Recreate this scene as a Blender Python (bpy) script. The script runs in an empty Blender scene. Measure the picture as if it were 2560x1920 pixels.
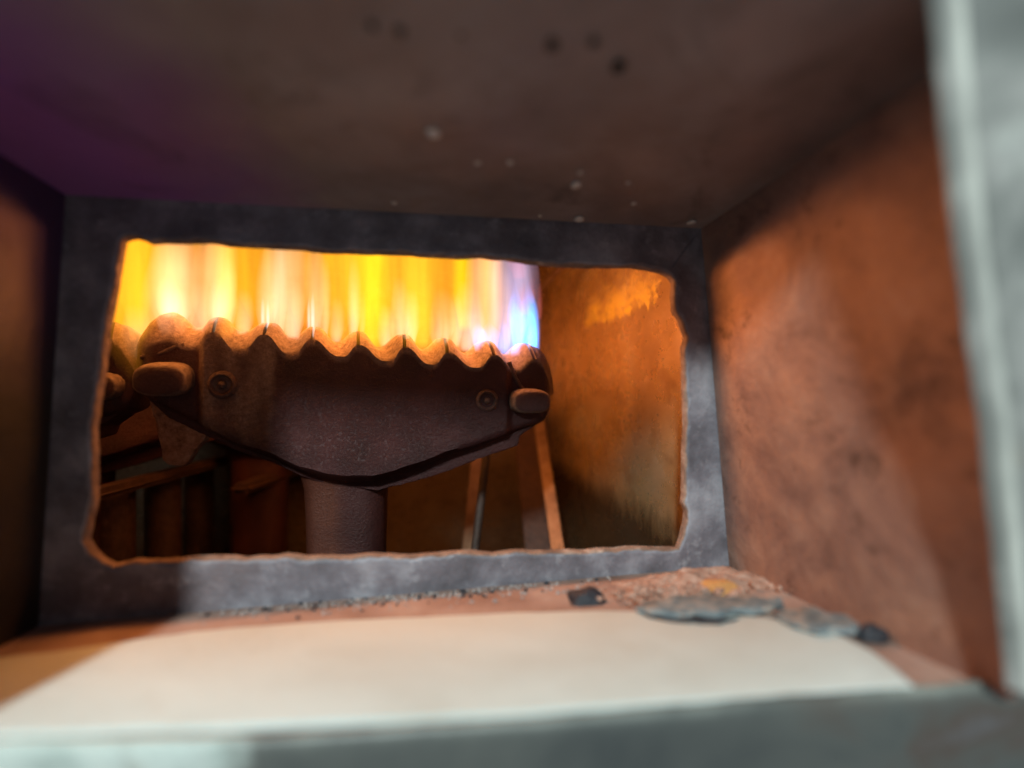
import bpy, bmesh, math, random
import numpy as np
from mathutils import Vector, Matrix, noise as mn
random.seed(7); rng = np.random.default_rng(7)
S = bpy.context.scene
COL = S.collection
R = math.radians
# ------------------------------------------------------------------ camera
FPX = 1250.0
cam_d = bpy.data.cameras.new('camera'); cam = bpy.data.objects.new('camera', cam_d); COL.objects.link(cam)
cam.rotation_euler = (R(90), 0, 0)
cam_d.sensor_width = 36; cam_d.lens = FPX/2560*36
cam_d.clip_start = 0.005; cam_d.clip_end = 10
cam_d.dof.use_dof = True; cam_d.dof.focus_distance = 0.222; cam_d.dof.aperture_fstop = 3.0
S.camera = cam
# ------------------------------------------------------------------ world, lamps, exposure
W = bpy.data.worlds.new('World'); S.world = W; W.use_nodes = True
bg = W.node_tree.nodes['Background']; bg.inputs[0].default_value = (0.62, 0.70, 0.80, 1); bg.inputs[1].default_value = 0.21
S.view_settings.view_transform = 'Standard'; S.view_settings.look = 'None'
S.view_settings.exposure = 0; S.view_settings.gamma = 1
def lamp(name, kind, loc, power, color, size, aim=None):
    l = bpy.data.lights.new(name, kind); l.energy = power; l.color = color
    if kind == 'AREA':
        l.shape = 'DISK'; l.size = size
    else:
        l.shadow_soft_size = size
    o = bpy.data.objects.new(name, l); o.location = loc; COL.objects.link(o)
    if aim is not None:
        o.rotation_euler = (Vector(aim)-Vector(loc)).to_track_quat('-Z', 'Y').to_euler()
    return o
# the work light behind and above the photographer
wl = lamp('work_light', 'AREA', (-.167, -.70, .4935), 12.8, (0.86, 1.0, 0.98), 0.045, (-.01, .15, -.01))
wl.data.shape = 'ELLIPSE'; wl.data.size = .075; wl.data.size_y = .15
S.cycles.use_denoising = True
try: S.cycles.denoiser = 'OPENIMAGEDENOISE'
except Exception: pass
S.cycles.max_bounces = 8; S.cycles.diffuse_bounces = 5; S.cycles.transparent_max_bounces = 48
S.cycles.caustics_reflective = False; S.cycles.caustics_refractive = False
S.cycles.sample_clamp_indirect = 6

# ------------------------------------------------------------------ projection helpers (a pixel of the 2560x1920 photo onto a real plane)
def ray(u, v): return Vector(((u-1280)/FPX, 1.0, (960-v)/FPX))
def atd(u, v, d): return ray(u, v)*d
class Plane:
    def __init__(s, o, n): s.o = Vector(o); s.n = Vector(n).normalized()
    def hit(s, u, v, off=0.0):
        r = ray(u, v); return r*(((s.o.dot(s.n))+off)/r.dot(s.n))
class Frame:                                    # e1 along, e2 away from the camera, e3 up
    def __init__(s, o, slope, roll=0.0):
        s.o = Vector(o); s.e1 = Vector((1, slope, roll)).normalized()
        e2 = Vector((-slope, 1, 0)).normalized(); s.e3 = s.e1.cross(e2).normalized(); s.e2 = s.e3.cross(s.e1).normalized()
    def px(s, u, v, t=0.0):
        r = ray(u, v); p = r*((s.o.dot(s.e2)+t)/r.dot(s.e2)) - s.o
        return p.dot(s.e1), p.dot(s.e3)
    def m(s):
        M = Matrix.Identity(4)
        for i, e in enumerate((s.e1, s.e2, s.e3)):
            for j in range(3): M[j][i] = e[j]
        M.translation = s.o
        return M
    def w(s, a, b, c): return s.o+s.e1*a+s.e2*b+s.e3*c

# ------------------------------------------------------------------ object helpers
def mesh_obj(name, verts, faces, mats, parent=None, smooth=False, matidx=None, M=None):
    me = bpy.data.meshes.new(name); me.from_pydata([tuple(v) for v in verts], [], faces); me.validate(); me.update()
    for m in (mats if isinstance(mats, (list, tuple)) else [mats]): me.materials.append(m)
    if smooth: me.polygons.foreach_set('use_smooth', [True]*len(me.polygons))
    if matidx is not None: me.polygons.foreach_set('material_index', matidx)
    o = bpy.data.objects.new(name, me); COL.objects.link(o)
    if M is not None: o.matrix_world = M
    if parent is not None: o.parent = parent
    return o
def bm_obj(name, bm, mat, parent=None, smooth=False):
    bmesh.ops.recalc_face_normals(bm, faces=bm.faces)
    me = bpy.data.meshes.new(name); bm.to_mesh(me); bm.free(); me.materials.append(mat)
    if smooth: me.polygons.foreach_set('use_smooth', [True]*len(me.polygons))
    o = bpy.data.objects.new(name, me); COL.objects.link(o)
    if parent is not None: o.parent = parent
    return o
def thing(name, label, cat, M=None, group=None):
    o = bpy.data.objects.new(name, None); o.empty_display_size = 0.01; COL.objects.link(o)
    if M is not None: o.matrix_world = M
    return tag(o, label, cat, group)
def tag(o, label=None, cat=None, group=None, kind=None):
    if label: o['label'] = label
    if cat: o['category'] = cat
    if group: o['group'] = group
    if kind: o['kind'] = kind
    return o
def fix(o):
    bm = bmesh.new(); bm.from_mesh(o.data); bmesh.ops.remove_doubles(bm, verts=bm.verts, dist=1e-6)
    bmesh.ops.recalc_face_normals(bm, faces=bm.faces); bm.to_mesh(o.data); bm.free(); return o
def autosmooth(o, ang=35):
    bm = bmesh.new(); bm.from_mesh(o.data)
    for e in bm.edges:
        e.smooth = len(e.link_faces) == 2 and e.calc_face_angle(0) < R(ang)
    for f in bm.faces: f.smooth = True
    bm.to_mesh(o.data); bm.free(); return o
def slab_grid(p00, p10, p11, p01, thick, nx, ny, amp=0.0, seed=0.0, freq=60.0):
    """a sheet between four corners, gently uneven, with real thickness"""
    n = (p10-p00).cross(p01-p00).normalized()
    vs, fs = [], []
    for k in range(2):
        for j in range(ny+1):
            for i in range(nx+1):
                a, b = i/nx, j/ny
                p = p00*(1-a)*(1-b)+p10*a*(1-b)+p11*a*b+p01*(1-a)*b
                edge = min(a, 1-a, b, 1-b)*8
                dz = amp*min(1, edge)*mn.noise(Vector((p.x*freq+seed, p.y*freq, p.z*freq)))
                vs.append(p+n*(dz-k*thick))
    w = nx+1; L = w*(ny+1)
    for j in range(ny):
        for i in range(nx):
            a = j*w+i; fs.append((a, a+1, a+w+1, a+w)); fs.append((L+a, L+a+w, L+a+w+1, L+a+1))
    for i in range(nx):
        fs.append((i, L+i, L+i+1, i+1)); b = ny*w+i; fs.append((b, b+1, L+b+1, L+b))
    for j in range(ny):
        a = j*w; fs.append((a, a+w, L+a+w, L+a)); b = j*w+nx; fs.append((b, L+b, L+b+w, b+w))
    return vs, fs

# ------------------------------------------------------------------ materials
class NT:
    def __init__(s, name):
        s.m = bpy.data.materials.new(name); s.m.use_nodes = True; s.t = s.m.node_tree
        s.b = s.t.nodes['Principled BSDF']; s.out = s.t.nodes['Material Output']; s.co = None
    def n(s, typ, **kw):
        x = s.t.nodes.new(typ)
        for k, v in kw.items(): setattr(x, k, v)
        return x
    def l(s, a, b): s.t.links.new(a, b)
    def pos(s):
        if s.co is None: s.co = s.n('ShaderNodeNewGeometry').outputs['Position']
        return s.co
    def obj(s): return s.n('ShaderNodeTexCoord').outputs['Object']
    def mapped(s, vec, scale):
        m = s.n('ShaderNodeMapping'); m.inputs['Scale'].default_value = scale; s.l(vec, m.inputs['Vector']); return m.outputs[0]
    def noise(s, scale, detail=6, rough=0.6, vec=None, dist=0.0):
        x = s.n('ShaderNodeTexNoise'); x.inputs['Scale'].default_value = scale; x.inputs['Detail'].default_value = detail
        x.inputs['Roughness'].default_value = rough; x.inputs['Distortion'].default_value = dist
        s.l(vec if vec is not None else s.pos(), x.inputs['Vector']); return x.outputs[0]
    def voro(s, scale, vec=None):
        x = s.n('ShaderNodeTexVoronoi'); x.inputs['Scale'].default_value = scale
        s.l(vec if vec is not None else s.pos(), x.inputs['Vector']); return x.outputs[0]
    def ramp(s, f, stops, interp='LINEAR'):
        x = s.n('ShaderNodeValToRGB'); x.color_ramp.interpolation = interp
        while len(x.color_ramp.elements) < len(stops): x.color_ramp.elements.new(0.5)
        for e, (p, c) in zip(x.color_ramp.elements, stops):
            e.position = p; e.color = (c, c, c, 1) if not isinstance(c, tuple) else (*c, 1)
        s.l(f, x.inputs[0]); return x.outputs[0]
    def mix(s, f, a, b, typ='MIX'):
        x = s.n('ShaderNodeMix', data_type='RGBA', blend_type=typ)
        for sock, v in ((x.inputs['Factor'], f), (x.inputs['A'], a), (x.inputs['B'], b)):
            pass
        ins = [i for i in x.inputs if i.enabled]
        for i, v in zip((x.inputs[0], x.inputs[6], x.inputs[7]), (f, a, b)):
            if isinstance(v, (int, float)): i.default_value = v if i.type == 'VALUE' else (v, v, v, 1)
            elif isinstance(v, tuple): i.default_value = (*v, 1)
            else: s.l(v, i)
        return x.outputs[2]
    def math(s, op, a, b=None, c=None, clamp=False):
        x = s.n('ShaderNodeMath', operation=op); x.use_clamp = clamp
        for i, v in zip(x.inputs, (a, b, c)):
            if v is None: continue
            if isinstance(v, (int, float)): i.default_value = v
            else: s.l(v, i)
        return x.outputs[0]
    def attr(s, name): return s.n('ShaderNodeAttribute', attribute_name=name).outputs['Fac']
    def sep(s, vec):
        x = s.n('ShaderNodeSeparateXYZ'); s.l(vec, x.inputs[0]); return x.outputs
    def bump(s, h, dist, strength=1.0, prev=None):
        x = s.n('ShaderNodeBump'); x.inputs['Distance'].default_value = dist; x.inputs['Strength'].default_value = strength
        s.l(h, x.inputs['Height'])
        if prev is not None: s.l(prev, x.inputs['Normal'])
        return x.outputs[0]
    def fin(s, col=None, rough=0.6, metal=0.0, nrm=None, spec=0.5):
        for k, v in (('Base Color', col), ('Roughness', rough), ('Metallic', metal), ('Normal', nrm), ('Specular IOR Level', spec)):
            if v is None: continue
            i = s.b.inputs[k]
            if isinstance(v, (int, float)): i.default_value = v
            elif isinstance(v, tuple): i.default_value = (*v, 1)
            else: s.l(v, i)
        return s.m

def m_cast():
    t = NT('cast_iron'); o = t.obj()
    big = t.noise(45, 5, .6, o); fine = t.noise(1500, 3, .7, o); pit = t.noise(800, 5, .75, o)
    c = t.ramp(big, [(.3, (.021, .0062, .0066)), (.5, (.038, .0115, .012)), (.72, (.060, .019, .019))])
    c = t.mix(t.ramp(fine, [(.55, 0.0), (.75, .5)]), c, (.10, .038, .028))
    dust_and_glow = t.attr('dust_and_glow')
    dn = t.math('MULTIPLY', dust_and_glow, t.ramp(t.noise(260, 6, .7, o), [(.25, .55), (.6, 1.0)]), clamp=True)
    dc = t.ramp(t.noise(500, 5, .7, o), [(.3, (.12, .078, .056)), (.5, (.225, .155, .115)), (.7, (.33, .24, .185))])
    c = t.mix(dn, c, dc)
    bounce_tint = t.math('MULTIPLY', t.attr('rust'), t.ramp(big, [(.3, .6), (.55, 1.0)]), clamp=True)  # this attribute carries painted red fire bounce, used on the stem
    c = t.mix(bounce_tint, c, t.ramp(fine, [(.35, (.065, .018, .011)), (.65, (.115, .036, .021))]))
    h = t.ramp(pit, [(.42, .0), (.52, .35), (.66, 1.0)])
    nr = t.bump(h, .0006, .5)
    rough = t.mix(dn, t.ramp(pit, [(.35, .52), (.66, .40)]), .95)
    return t.fin(c, rough, 0.0, nr, .26)
def m_tab():
    t = NT('crusted_iron'); o = t.obj()
    c = t.ramp(t.noise(300, 6, .7, o), [(.3, (.12, .055, .03)), (.5, (.26, .13, .08)), (.7, (.36, .2, .13))])
    nr = t.bump(t.noise(700, 5, .75, o), .0009, .9)
    return t.fin(c, .95, 0, nr, .2)
def m_plate():
    t = NT('torch_cut_steel')
    a = t.noise(38, 7, .65); b = t.noise(130, 6, .72); f = t.noise(900, 3, .7)
    c = t.ramp(a, [(.28, (.07, .064, .074)), (.48, (.17, .158, .185)), (.68, (.36, .35, .39))])
    c = t.mix(t.ramp(b, [(.56, 0.0), (.72, .55)]), c, (.46, .45, .49))
    c = t.mix(t.ramp(t.noise(24, 4, .6, None, .4), [(.58, 0.0), (.75, .35)]), c, (.17, .10, .085))
    nr = t.bump(b, .0012, .5); nr = t.bump(f, .0004, .5, nr)
    return t.fin(c, t.ramp(a, [(.3, .48), (.7, .68)]), .25, nr)
def m_cut():
    t = NT('scaled_cut_edge')
    b = t.noise(140, 7, .75)
    c = t.ramp(b, [(.3, (.10, .06, .045)), (.55, (.26, .17, .13)), (.72, (.48, .36, .30))])
    return t.fin(c, .8, 0, t.bump(b, .0012, .8), .3)
def m_ceiling():
    t = NT('purple_tinted_steel_ceiling'); p = t.pos()
    a = t.noise(16, 6, .6, None, .3); b = t.noise(60, 6, .65)
    c = t.ramp(a, [(.3, (.15, .105, .096)), (.5, (.27, .21, .195)), (.72, (.37, .31, .295))])
    c = t.mix(t.ramp(b, [(.5, 0.0), (.75, .45)]), c, (.20, .13, .10))
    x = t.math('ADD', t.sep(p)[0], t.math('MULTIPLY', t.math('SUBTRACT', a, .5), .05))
    tint = t.math('MULTIPLY_ADD', x, -18.0, -.95, clamp=True)          # purple mixed in towards the left end
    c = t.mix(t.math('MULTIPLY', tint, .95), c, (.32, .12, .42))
    c = t.mix(t.ramp(t.noise(30, 7, .7, None, 1.0), [(.56, 0.0), (.72, .55)]), c, (.05, .034, .03))
    return t.fin(c, t.ramp(b, [(.3, .42), (.7, .65)]), .35, t.bump(b, .0008, .4))
def m_left():
    t = NT('purple_tinted_steel_wall'); p = t.pos(); z = t.sep(p)[2]
    a = t.noise(20, 6, .6, None, .3); b = t.noise(110, 5, .65)
    c = t.ramp(a, [(.3, (.010, .008, .0075)), (.55, (.017, .013, .012)), (.75, (.03, .019, .015))])
    zz = t.math('ADD', z, t.math('MULTIPLY', t.math('SUBTRACT', a, .5), .04))
    tint = t.math('MULTIPLY_ADD', zz, 20.0, .10, clamp=True)  # purple mixed in towards the top
    c = t.mix(tint, c, (.055, .026, .085))
    c = t.mix(t.ramp(t.noise(45, 5, .6), [(.62, 0.0), (.75, .5)]), c, (.055, .034, .045))
    return t.fin(c, .55, .3, t.bump(b, .001, .5))
def m_right():
    t = NT('rusty_steel_wall')
    a = t.noise(30, 8, .68, None, .5); b = t.noise(80, 7, .7); f = t.noise(420, 5, .7)
    c = t.ramp(a, [(.30, (.13, .072, .060)), (.46, (.25, .142, .114)), (.60, (.36, .205, .150)), (.74, (.44, .31, .265))])
    c = t.mix(t.ramp(b, [(.52, 0.0), (.72, .6)]), c, (.38, .25, .20))
    c = t.mix(t.ramp(b, [(.30, .85), (.43, 0.0)]), c, (.075, .038, .028))
    nr = t.bump(b, .0014, .5); nr = t.bump(f, .0005, .5, nr)
    return t.fin(c, .62, .2, nr)
def m_floor():
    t = NT('rusty_duct_floor')
    a = t.noise(35, 6, .62); b = t.noise(300, 5, .7)
    c = t.ramp(a, [(.3, (.22, .13, .10)), (.55, (.36, .24, .20)), (.75, (.45, .35, .30))])
    return t.fin(c, .85, 0, t.bump(b, .0008, .6), .3)
def m_board():
    t = NT('ceramic_fibre_board')
    a = t.noise(14, 6, .6, None, .5); b = t.noise(420, 5, .7)
    c = t.ramp(a, [(.28, (.50, .53, .50)), (.5, (.58, .64, .625)), (.72, (.64, .71, .70))])
    c = t.mix(t.ramp(t.noise(60, 5, .65), [(.62, 0.0), (.78, .35)]), c, (.46, .38, .30))
    return t.fin(c, .92, 0, t.bump(b, .0006, .5), .2)
def m_paint():
    t = NT('worn_grey_green_paint')
    a = t.noise(24, 6, .6, None, .6); b = t.noise(90, 5, .6)
    c = t.ramp(a, [(.28, (.10, .105, .10)), (.45, (.19, .195, .185)), (.58, (.33, .325, .31)), (.75, (.18, .18, .20))])
    c = t.mix(t.ramp(b, [(.60, 0.0), (.70, .6)]), c, (.42, .43, .40)); c = t.mix(t.math('MULTIPLY', t.attr('edge'), t.ramp(t.noise(26, 4, .6), [(.35, .35), (.6, .95)])), c, (.58, .58, .53))  # highlight along the rolled edge is painted in as a pale band
    c = t.mix(t.ramp(b, [(.26, .6), (.36, 0.0)]), c, (.25, .20, .14))
    return t.fin(c, .42, 0, t.bump(b, .0006, .35))
def m_lip():
    t = NT('scuffed_dark_green_paint')
    a = t.noise(20, 5, .6, None, .5); b = t.noise(120, 5, .65)
    c = t.ramp(a, [(.3, (.06, .066, .066)), (.48, (.10, .105, .098)), (.6, (.10, .078, .066)), (.75, (.14, .14, .15))])
    # paler stretch towards the left end, and a highlight painted along the bend
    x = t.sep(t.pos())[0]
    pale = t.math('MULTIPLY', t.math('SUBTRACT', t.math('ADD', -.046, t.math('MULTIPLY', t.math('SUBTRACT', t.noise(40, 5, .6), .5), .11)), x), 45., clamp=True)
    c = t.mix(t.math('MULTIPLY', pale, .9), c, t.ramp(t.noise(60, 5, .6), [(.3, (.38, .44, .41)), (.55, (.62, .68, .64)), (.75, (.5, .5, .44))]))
    bend_highlight = t.math('MULTIPLY', t.attr('edge'), t.ramp(t.noise(30, 4, .6), [(.42, .0), (.66, .7)]))
    c = t.mix(bend_highlight, c, (.36, .38, .34))
    return t.fin(c, .45, 0, t.bump(b, .0006, .35))
def m_chamber(kind, P=None):
    t = NT('fired_steel_'+kind); o = t.obj()
    a = t.noise(1.0, 6, .6, t.mapped(o, (15, 15, 22)), .5); b = t.noise(1.0, 6, .65, t.mapped(o, (45, 45, 60))); f = t.noise(700, 4, .7, o)
    c = t.ramp(a, [(.28, (.48, .28, .12)), (.5, (.70, .46, .22)), (.72, (.82, .62, .38))])
    c = t.mix(t.ramp(b, [(.30, .5), (.44, 0.0)]), c, (.34, .17, .08))
    rough = t.ramp(b, [(.3, .20), (.7, .36)]); met = .6
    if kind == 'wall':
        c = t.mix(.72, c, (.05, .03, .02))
    if P:
        sp = t.sep(o)
        def wob(sx, sz, amp): return t.math('MULTIPLY', t.math('SUBTRACT', t.noise(1.0, 6, .72, t.mapped(o, (sx, 1, sz))), .5), amp)
        # a yellow scale deposit with a ragged, dripping lower edge
        xl, zl, xr, zr, ztop = P['xl'], P['zl'], P['xr'], P['zr'], P['zt']
        line = t.math('ADD', t.math('MULTIPLY_ADD', sp[0], (zl-zr)/(xl-xr), zr-xr*(zl-zr)/(xl-xr)), wob(230, 60, .022))
        lo = t.math('MULTIPLY', t.math('SUBTRACT', sp[2], line), 900., clamp=True)
        hi = t.math('MULTIPLY', t.math('SUBTRACT', t.math('ADD', ztop, wob(60, 90, .05)), sp[2]), 45., clamp=True)
        x2 = t.math('ADD', sp[0], wob(50, 130, .035))
        xs = t.math('MULTIPLY', t.math('MULTIPLY', t.math('SUBTRACT', x2, min(xl, xr)), 240., clamp=True), t.math('MULTIPLY', t.math('SUBTRACT', max(xl, xr), x2), 90., clamp=True))
        k = t.math('MULTIPLY', t.math('MULTIPLY', lo, hi), xs)
        k = t.math('MULTIPLY', k, t.ramp(t.noise(1.0, 6, .7, t.mapped(o, (60, 60, 90))), [(.34, .15), (.5, .95)])); c = t.mix(k, c, (.86, .60, .08))
        met = t.mix(k, .65, 0.0)
        # black drips along the foot of the wall
        dr = t.math('MULTIPLY', t.math('SUBTRACT', t.math('ADD', P['zd'], wob(150, 60, .035)), sp[2]), 60., clamp=True)
        c = t.mix(t.math('MULTIPLY', dr, .85), c, (.045, .022, .012))
    fleck = t.ramp(t.voro(150, o), [(.04, 1.0), (.07, 0.0)])
    c = t.mix(t.math('MULTIPLY', fleck, .7), c, (.8, .62, .4))
    nr = t.bump(b, .0010, .45); nr = t.bump(f, .0003, .5, nr)
    return t.fin(c, rough, met, nr)
def m_simple(name, stops, scale=200, rough=.8, bump=.0008, metal=0.0, spec=.4):
    t = NT(name); o = t.pos(); n = t.noise(scale, 6, .68)
    return t.fin(t.ramp(n, stops), rough, metal, t.bump(n, bump, .7), spec)
CAST = m_cast(); TAB = m_tab(); PLATE = m_plate(); CUT = m_cut(); CEIL = m_ceiling(); LEFT = m_left(); RIGHT = m_right()
FLOOR = m_floor(); BOARD = m_board(); PAINT = m_paint(); LIP = m_lip()
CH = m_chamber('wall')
DARK = m_simple('sooty_iron', [(.3, (.02, .012, .01)), (.7, (.05, .03, .022))], 300, .6)
DARKR = m_simple('rusty_iron', [(.3, (.03, .014, .010)), (.7, (.085, .040, .027))], 220, .6, .0014)
SLATE = m_simple('grey_scale_flake', [(.3, (.09, .115, .13)), (.48, (.17, .20, .215)), (.60, (.33, .29, .26)), (.78, (.40, .37, .35))], 190, .8, .0016)
COAL = m_simple('black_clinker', [(.3, (.012, .013, .018)), (.7, (.035, .038, .05))], 300, .5, .0015)
RUST = m_simple('rust_crumbs', [(.3, (.24, .12, .08)), (.52, (.38, .235, .18)), (.72, (.52, .38, .32))], 320, .95, .0008)
RUSTO = m_simple('orange_rust', [(.3, (.45, .19, .06)), (.7, (.62, .32, .12))], 260, .95, .0016)
GRIT = m_simple('grey_grit', [(.3, (.16, .13, .125)), (.5, (.34, .29, .28)), (.7, (.55, .47, .43))], 900, .95)
FLECK = m_simple('pale_fleck', [(.3, (.5, .46, .42)), (.7, (.7, .66, .62))], 400, .6)
PITM = m_simple('dark_blister', [(.3, (.022, .015, .01)), (.7, (.05, .035, .025))], 400, .6)

# ------------------------------------------------------------------ the duct and the torch-cut plate at its end
AX = Vector((-0.188, 1.0, -0.068)).normalized()
PF = Frame(atd(960, 1000, .170), .172)          # plane of the plate
def pl(u, v, t=0.0): a, c = PF.px(u, v, t); return PF.w(a, t, c)
TL, TR, BR, BL = pl(165, 488), pl(1752, 572), pl(1822, 1414), pl(98, 1564)
def out(p, depth): return p + AX*((depth-p.y)/AX.y)

hole = [(318,608),(330,602),(347,600),(364,605),(385,612),(414,611),(486,612),(529,610),(547,612),(576,619),(674,623),(761,628),(807,635),
 (880,636),(916,638),(1020,640),(1049,644),(1147,649),(1199,646),(1228,651),(1263,653),(1321,662),(1390,669),(1449,671),(1524,672),(1573,671),
 (1605,676),(1646,684),(1666,695),(1676,710),(1674,745),(1679,785),(1692,800),(1700,826),(1708,846),(1700,869),(1702,912),(1703,976),(1706,1063),
 (1703,1116),(1702,1231),(1699,1255),(1708,1275),(1705,1304),(1696,1341),(1687,1366),(1635,1366),(1569,1363),(1534,1368),(1491,1369),(1462,1373),
 (1418,1372),(1360,1375),(1288,1372),(1253,1376),(1230,1380),(1172,1373),(1129,1376),(1100,1379),(1018,1385),(940,1381),(874,1386),(772,1388),
 (720,1381),(694,1387),(648,1387),(625,1391),(590,1387),(524,1387),(480,1390),(446,1394),(382,1397),(350,1394),(295,1407),(272,1397),(243,1371),
 (229,1345),(237,1301),(249,1249),(249,1133),(246,1070),(269,922),(278,835),(283,806),(298,734),(309,661),(317,618)]
TP = .0028
def build_plate():
    root = thing('opening_plate', 'dark grey steel plate with a torch-cut rectangular opening at the end of the duct', 'steel plate')
    # even resample of the cut, in plate coordinates at the far face
    pts = [Vector(PF.px(u, v, TP)) for u, v in hole]
    seg = []
    n = len(pts)
    for i in range(n):
        a, b = pts[i], pts[(i+1) % n]; k = max(1, int((b-a).length/.0012))
        for j in range(k): seg.append(a.lerp(b, j/k))
    n = len(seg)
    cen = sum(seg, Vector((0, 0)))/n
    # push-out direction
    nor = []
    for i in range(n):
        d = (seg[(i+2) % n]-seg[i-2]).normalized(); q = Vector((d.y, -d.x))
        if q.dot(seg[i]-cen) < 0: q = -q
        nor.append(q)
    rows = [(0, TP, 0.0), (1, TP*.75, .0002), (2, TP*.5, .0003), (3, TP*.25, .0004), (4, TP*.08, .0009), (5, 0, .0017)]
    vs, fs, mi = [], [], []
    for r, t, off in rows:
        for i in range(n):
            p = seg[i]; w = mn.noise(Vector((p.x*260, p.y*260, t*300+r*.4)))+.5*mn.noise(Vector((p.x*700, p.y*700, r*.7)))
            q = p+nor[i]*(off+(.0006*w if 0 < r < 5 else (.0009*w if r == 5 else .0002*w)))
            vs.append(PF.w(q.x, t, q.y))
    for r in range(len(rows)-1):
        for i in range(n):
            j = (i+1) % n
            fs.append((r*n+i, r*n+j, (r+1)*n+j, (r+1)*n+i)); mi.append(1 if r < 4 else 0)
    cut = mesh_obj('cut_edge', vs, fs, [PLATE, CUT], root, True, mi); fix(cut)
    # front and rear faces, with outer border well past the duct walls
    def face(t, ring):
        bm = bmesh.new()
        inner = [bm.verts.new(v) for v in ring]
        es = [bm.edges.new((inner[i], inner[(i+1) % n])) for i in range(n)]
        oc = []
        X0, X1, Z0, Z1 = -.27, .16, -.155, .17
        for a, c in ((X0, Z0), (X1, Z0), (X1, Z1), (X0, Z1)): oc.append(bm.verts.new(PF.w(a, t, c)))
        es += [bm.edges.new((oc[i], oc[(i+1) % 4])) for i in range(4)]
        bmesh.ops.triangle_fill(bm, edges=es, use_beauty=True)
        return bm
    # (uneven surface of the flame-cut border comes from the bump map)
    f = bm_obj('front_face', face(0, vs[5*n:6*n]), PLATE, root)
    b = bm_obj('rear_face', face(TP, vs[0:n]), PLATE, root)
    # weld seam running from the inner corner to the duct corner, upper right
    def seam(p, q, rad, nm):
        vv, ff = [], []; N = 26
        for i in range(N+1):
            c = p.lerp(q, i/N); r = rad*(.8+.35*math.sin(i*1.9)+.15*random.random())
            for k in range(7):
                a = math.pi*k/6
                vv.append(c+PF.e1*(r*math.cos(a)*.8)+PF.e3*(r*math.cos(a)*.6)-PF.e2*(r*.45*math.sin(a)))
        for i in range(N):
            for k in range(6): ff.append((i*7+k, i*7+k+1, (i+1)*7+k+1, (i+1)*7+k))
        return fix(mesh_obj(nm, vv, ff, PLATE, root, True))
    seam(pl(1738, 590), pl(1682, 668), .0011, 'weld_seam')
    return root
build_plate()

def sheet(name, a, b, c, d, mat, th=.002, amp=.0004, seed=0., nx=40, ny=24):
    vs, fs = slab_grid(a, b, c, d, th, nx, ny, amp, seed)
    o = fix(mesh_obj(name, vs, fs, mat)); o['kind'] = 'structure'; autosmooth(o, 40); return o
eps = PF.e2*-.0003
CE, FL, LW, RW = .0800, .0985, .070, .0905
ceil = sheet('ceiling', TL+eps, TR+eps, out(TR, .0800), out(TL, CE), CEIL, .002, .0007, 3.)
flo = sheet('floor', BL+eps, BR+eps, out(BR, .1060), out(BL, .0965), FLOOR, -.002, .0004, 9.)
lw = sheet('wall_left', TL+eps, BL+eps, out(BL, LW), out(TL, LW), LEFT, -.002, .0006, 5.)
rw = sheet('wall_right', TR+eps, BR+eps, out(BR, .1005), out(TR, .0885), RIGHT, .002, .0008, 14.)

# planes of the duct for laying things on them
FLP = Plane(BL, (BR-BL).cross(AX)); 
if FLP.n.z < 0: FLP = Plane(BL, -FLP.n)
CEP = Plane(TL, (TR-TL).cross(AX))
if CEP.n.z > 0: CEP = Plane(TL, -CEP.n)
def onfloor(u, v, h=0.0): return FLP.hit(u, v, h)
# ------------------------------------------------------------------ pale fibre board on the floor
def extrude_outline(pts_top, down, name, mat, parent=None, bevel=.0006, jit=0.0):
    bm = bmesh.new()
    top = [bm.verts.new(p) for p in pts_top]
    f = bm.faces.new(top)
    r = bmesh.ops.extrude_face_region(bm, geom=[f])
    for v in r['geom']:
        if isinstance(v, bmesh.types.BMVert): v.co += down
    bmesh.ops.recalc_face_normals(bm, faces=bm.faces)
    if bevel:
        bmesh.ops.bevel(bm, geom=[e for e in bm.edges], offset=bevel, segments=2, affect='EDGES', profile=.6)
    if jit:
        for v in bm.verts: v.co += Vector([mn.noise(v.co*500+Vector((k*9.1, 0, 0)))*jit for k in range(3)])
    bmesh.ops.triangulate(bm, faces=[g for g in bm.faces if len(g.verts) > 4])
    o = bm_obj(name, bm, mat, parent)
    return autosmooth(o, 40)
bt = .0020
bp = [(-420,1690),(150,1625),(400,1588),(560,1570),(700,1559),(900,1547),(1100,1538),(1300,1529),(1500,1524),(1640,1528),(1780,1531),(1900,1540),(2010,1558),(2100,1585),(2180,1625),(2240,1670),(2284,1712),
      (2100,1724),(1700,1750),(1300,1776),(800,1802),(300,1818),(-420,1846)]
bo = [onfloor(u, v, bt) for u, v in bp]
# smooth resample of the outline
def resample(pts, step):
    res = []
    for i in range(len(pts)):
        a, b = pts[i], pts[(i+1) % len(pts)]; k = max(1, int((b-a).length/step))
        for j in range(k): res.append(a.lerp(b, j/k))
    return res
bo = [p + Vector((mn.noise(p*130), mn.noise(p*130+Vector((7, 0, 0))), 0))*.0005 for p in resample(bo, .004)]
board = extrude_outline(bo, FLP.n*-(bt-.0002), 'insulation_board', BOARD, None, .0008)
tag(board, 'pale cream fibre insulation board lying flat on the duct floor', 'insulation board')

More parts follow.
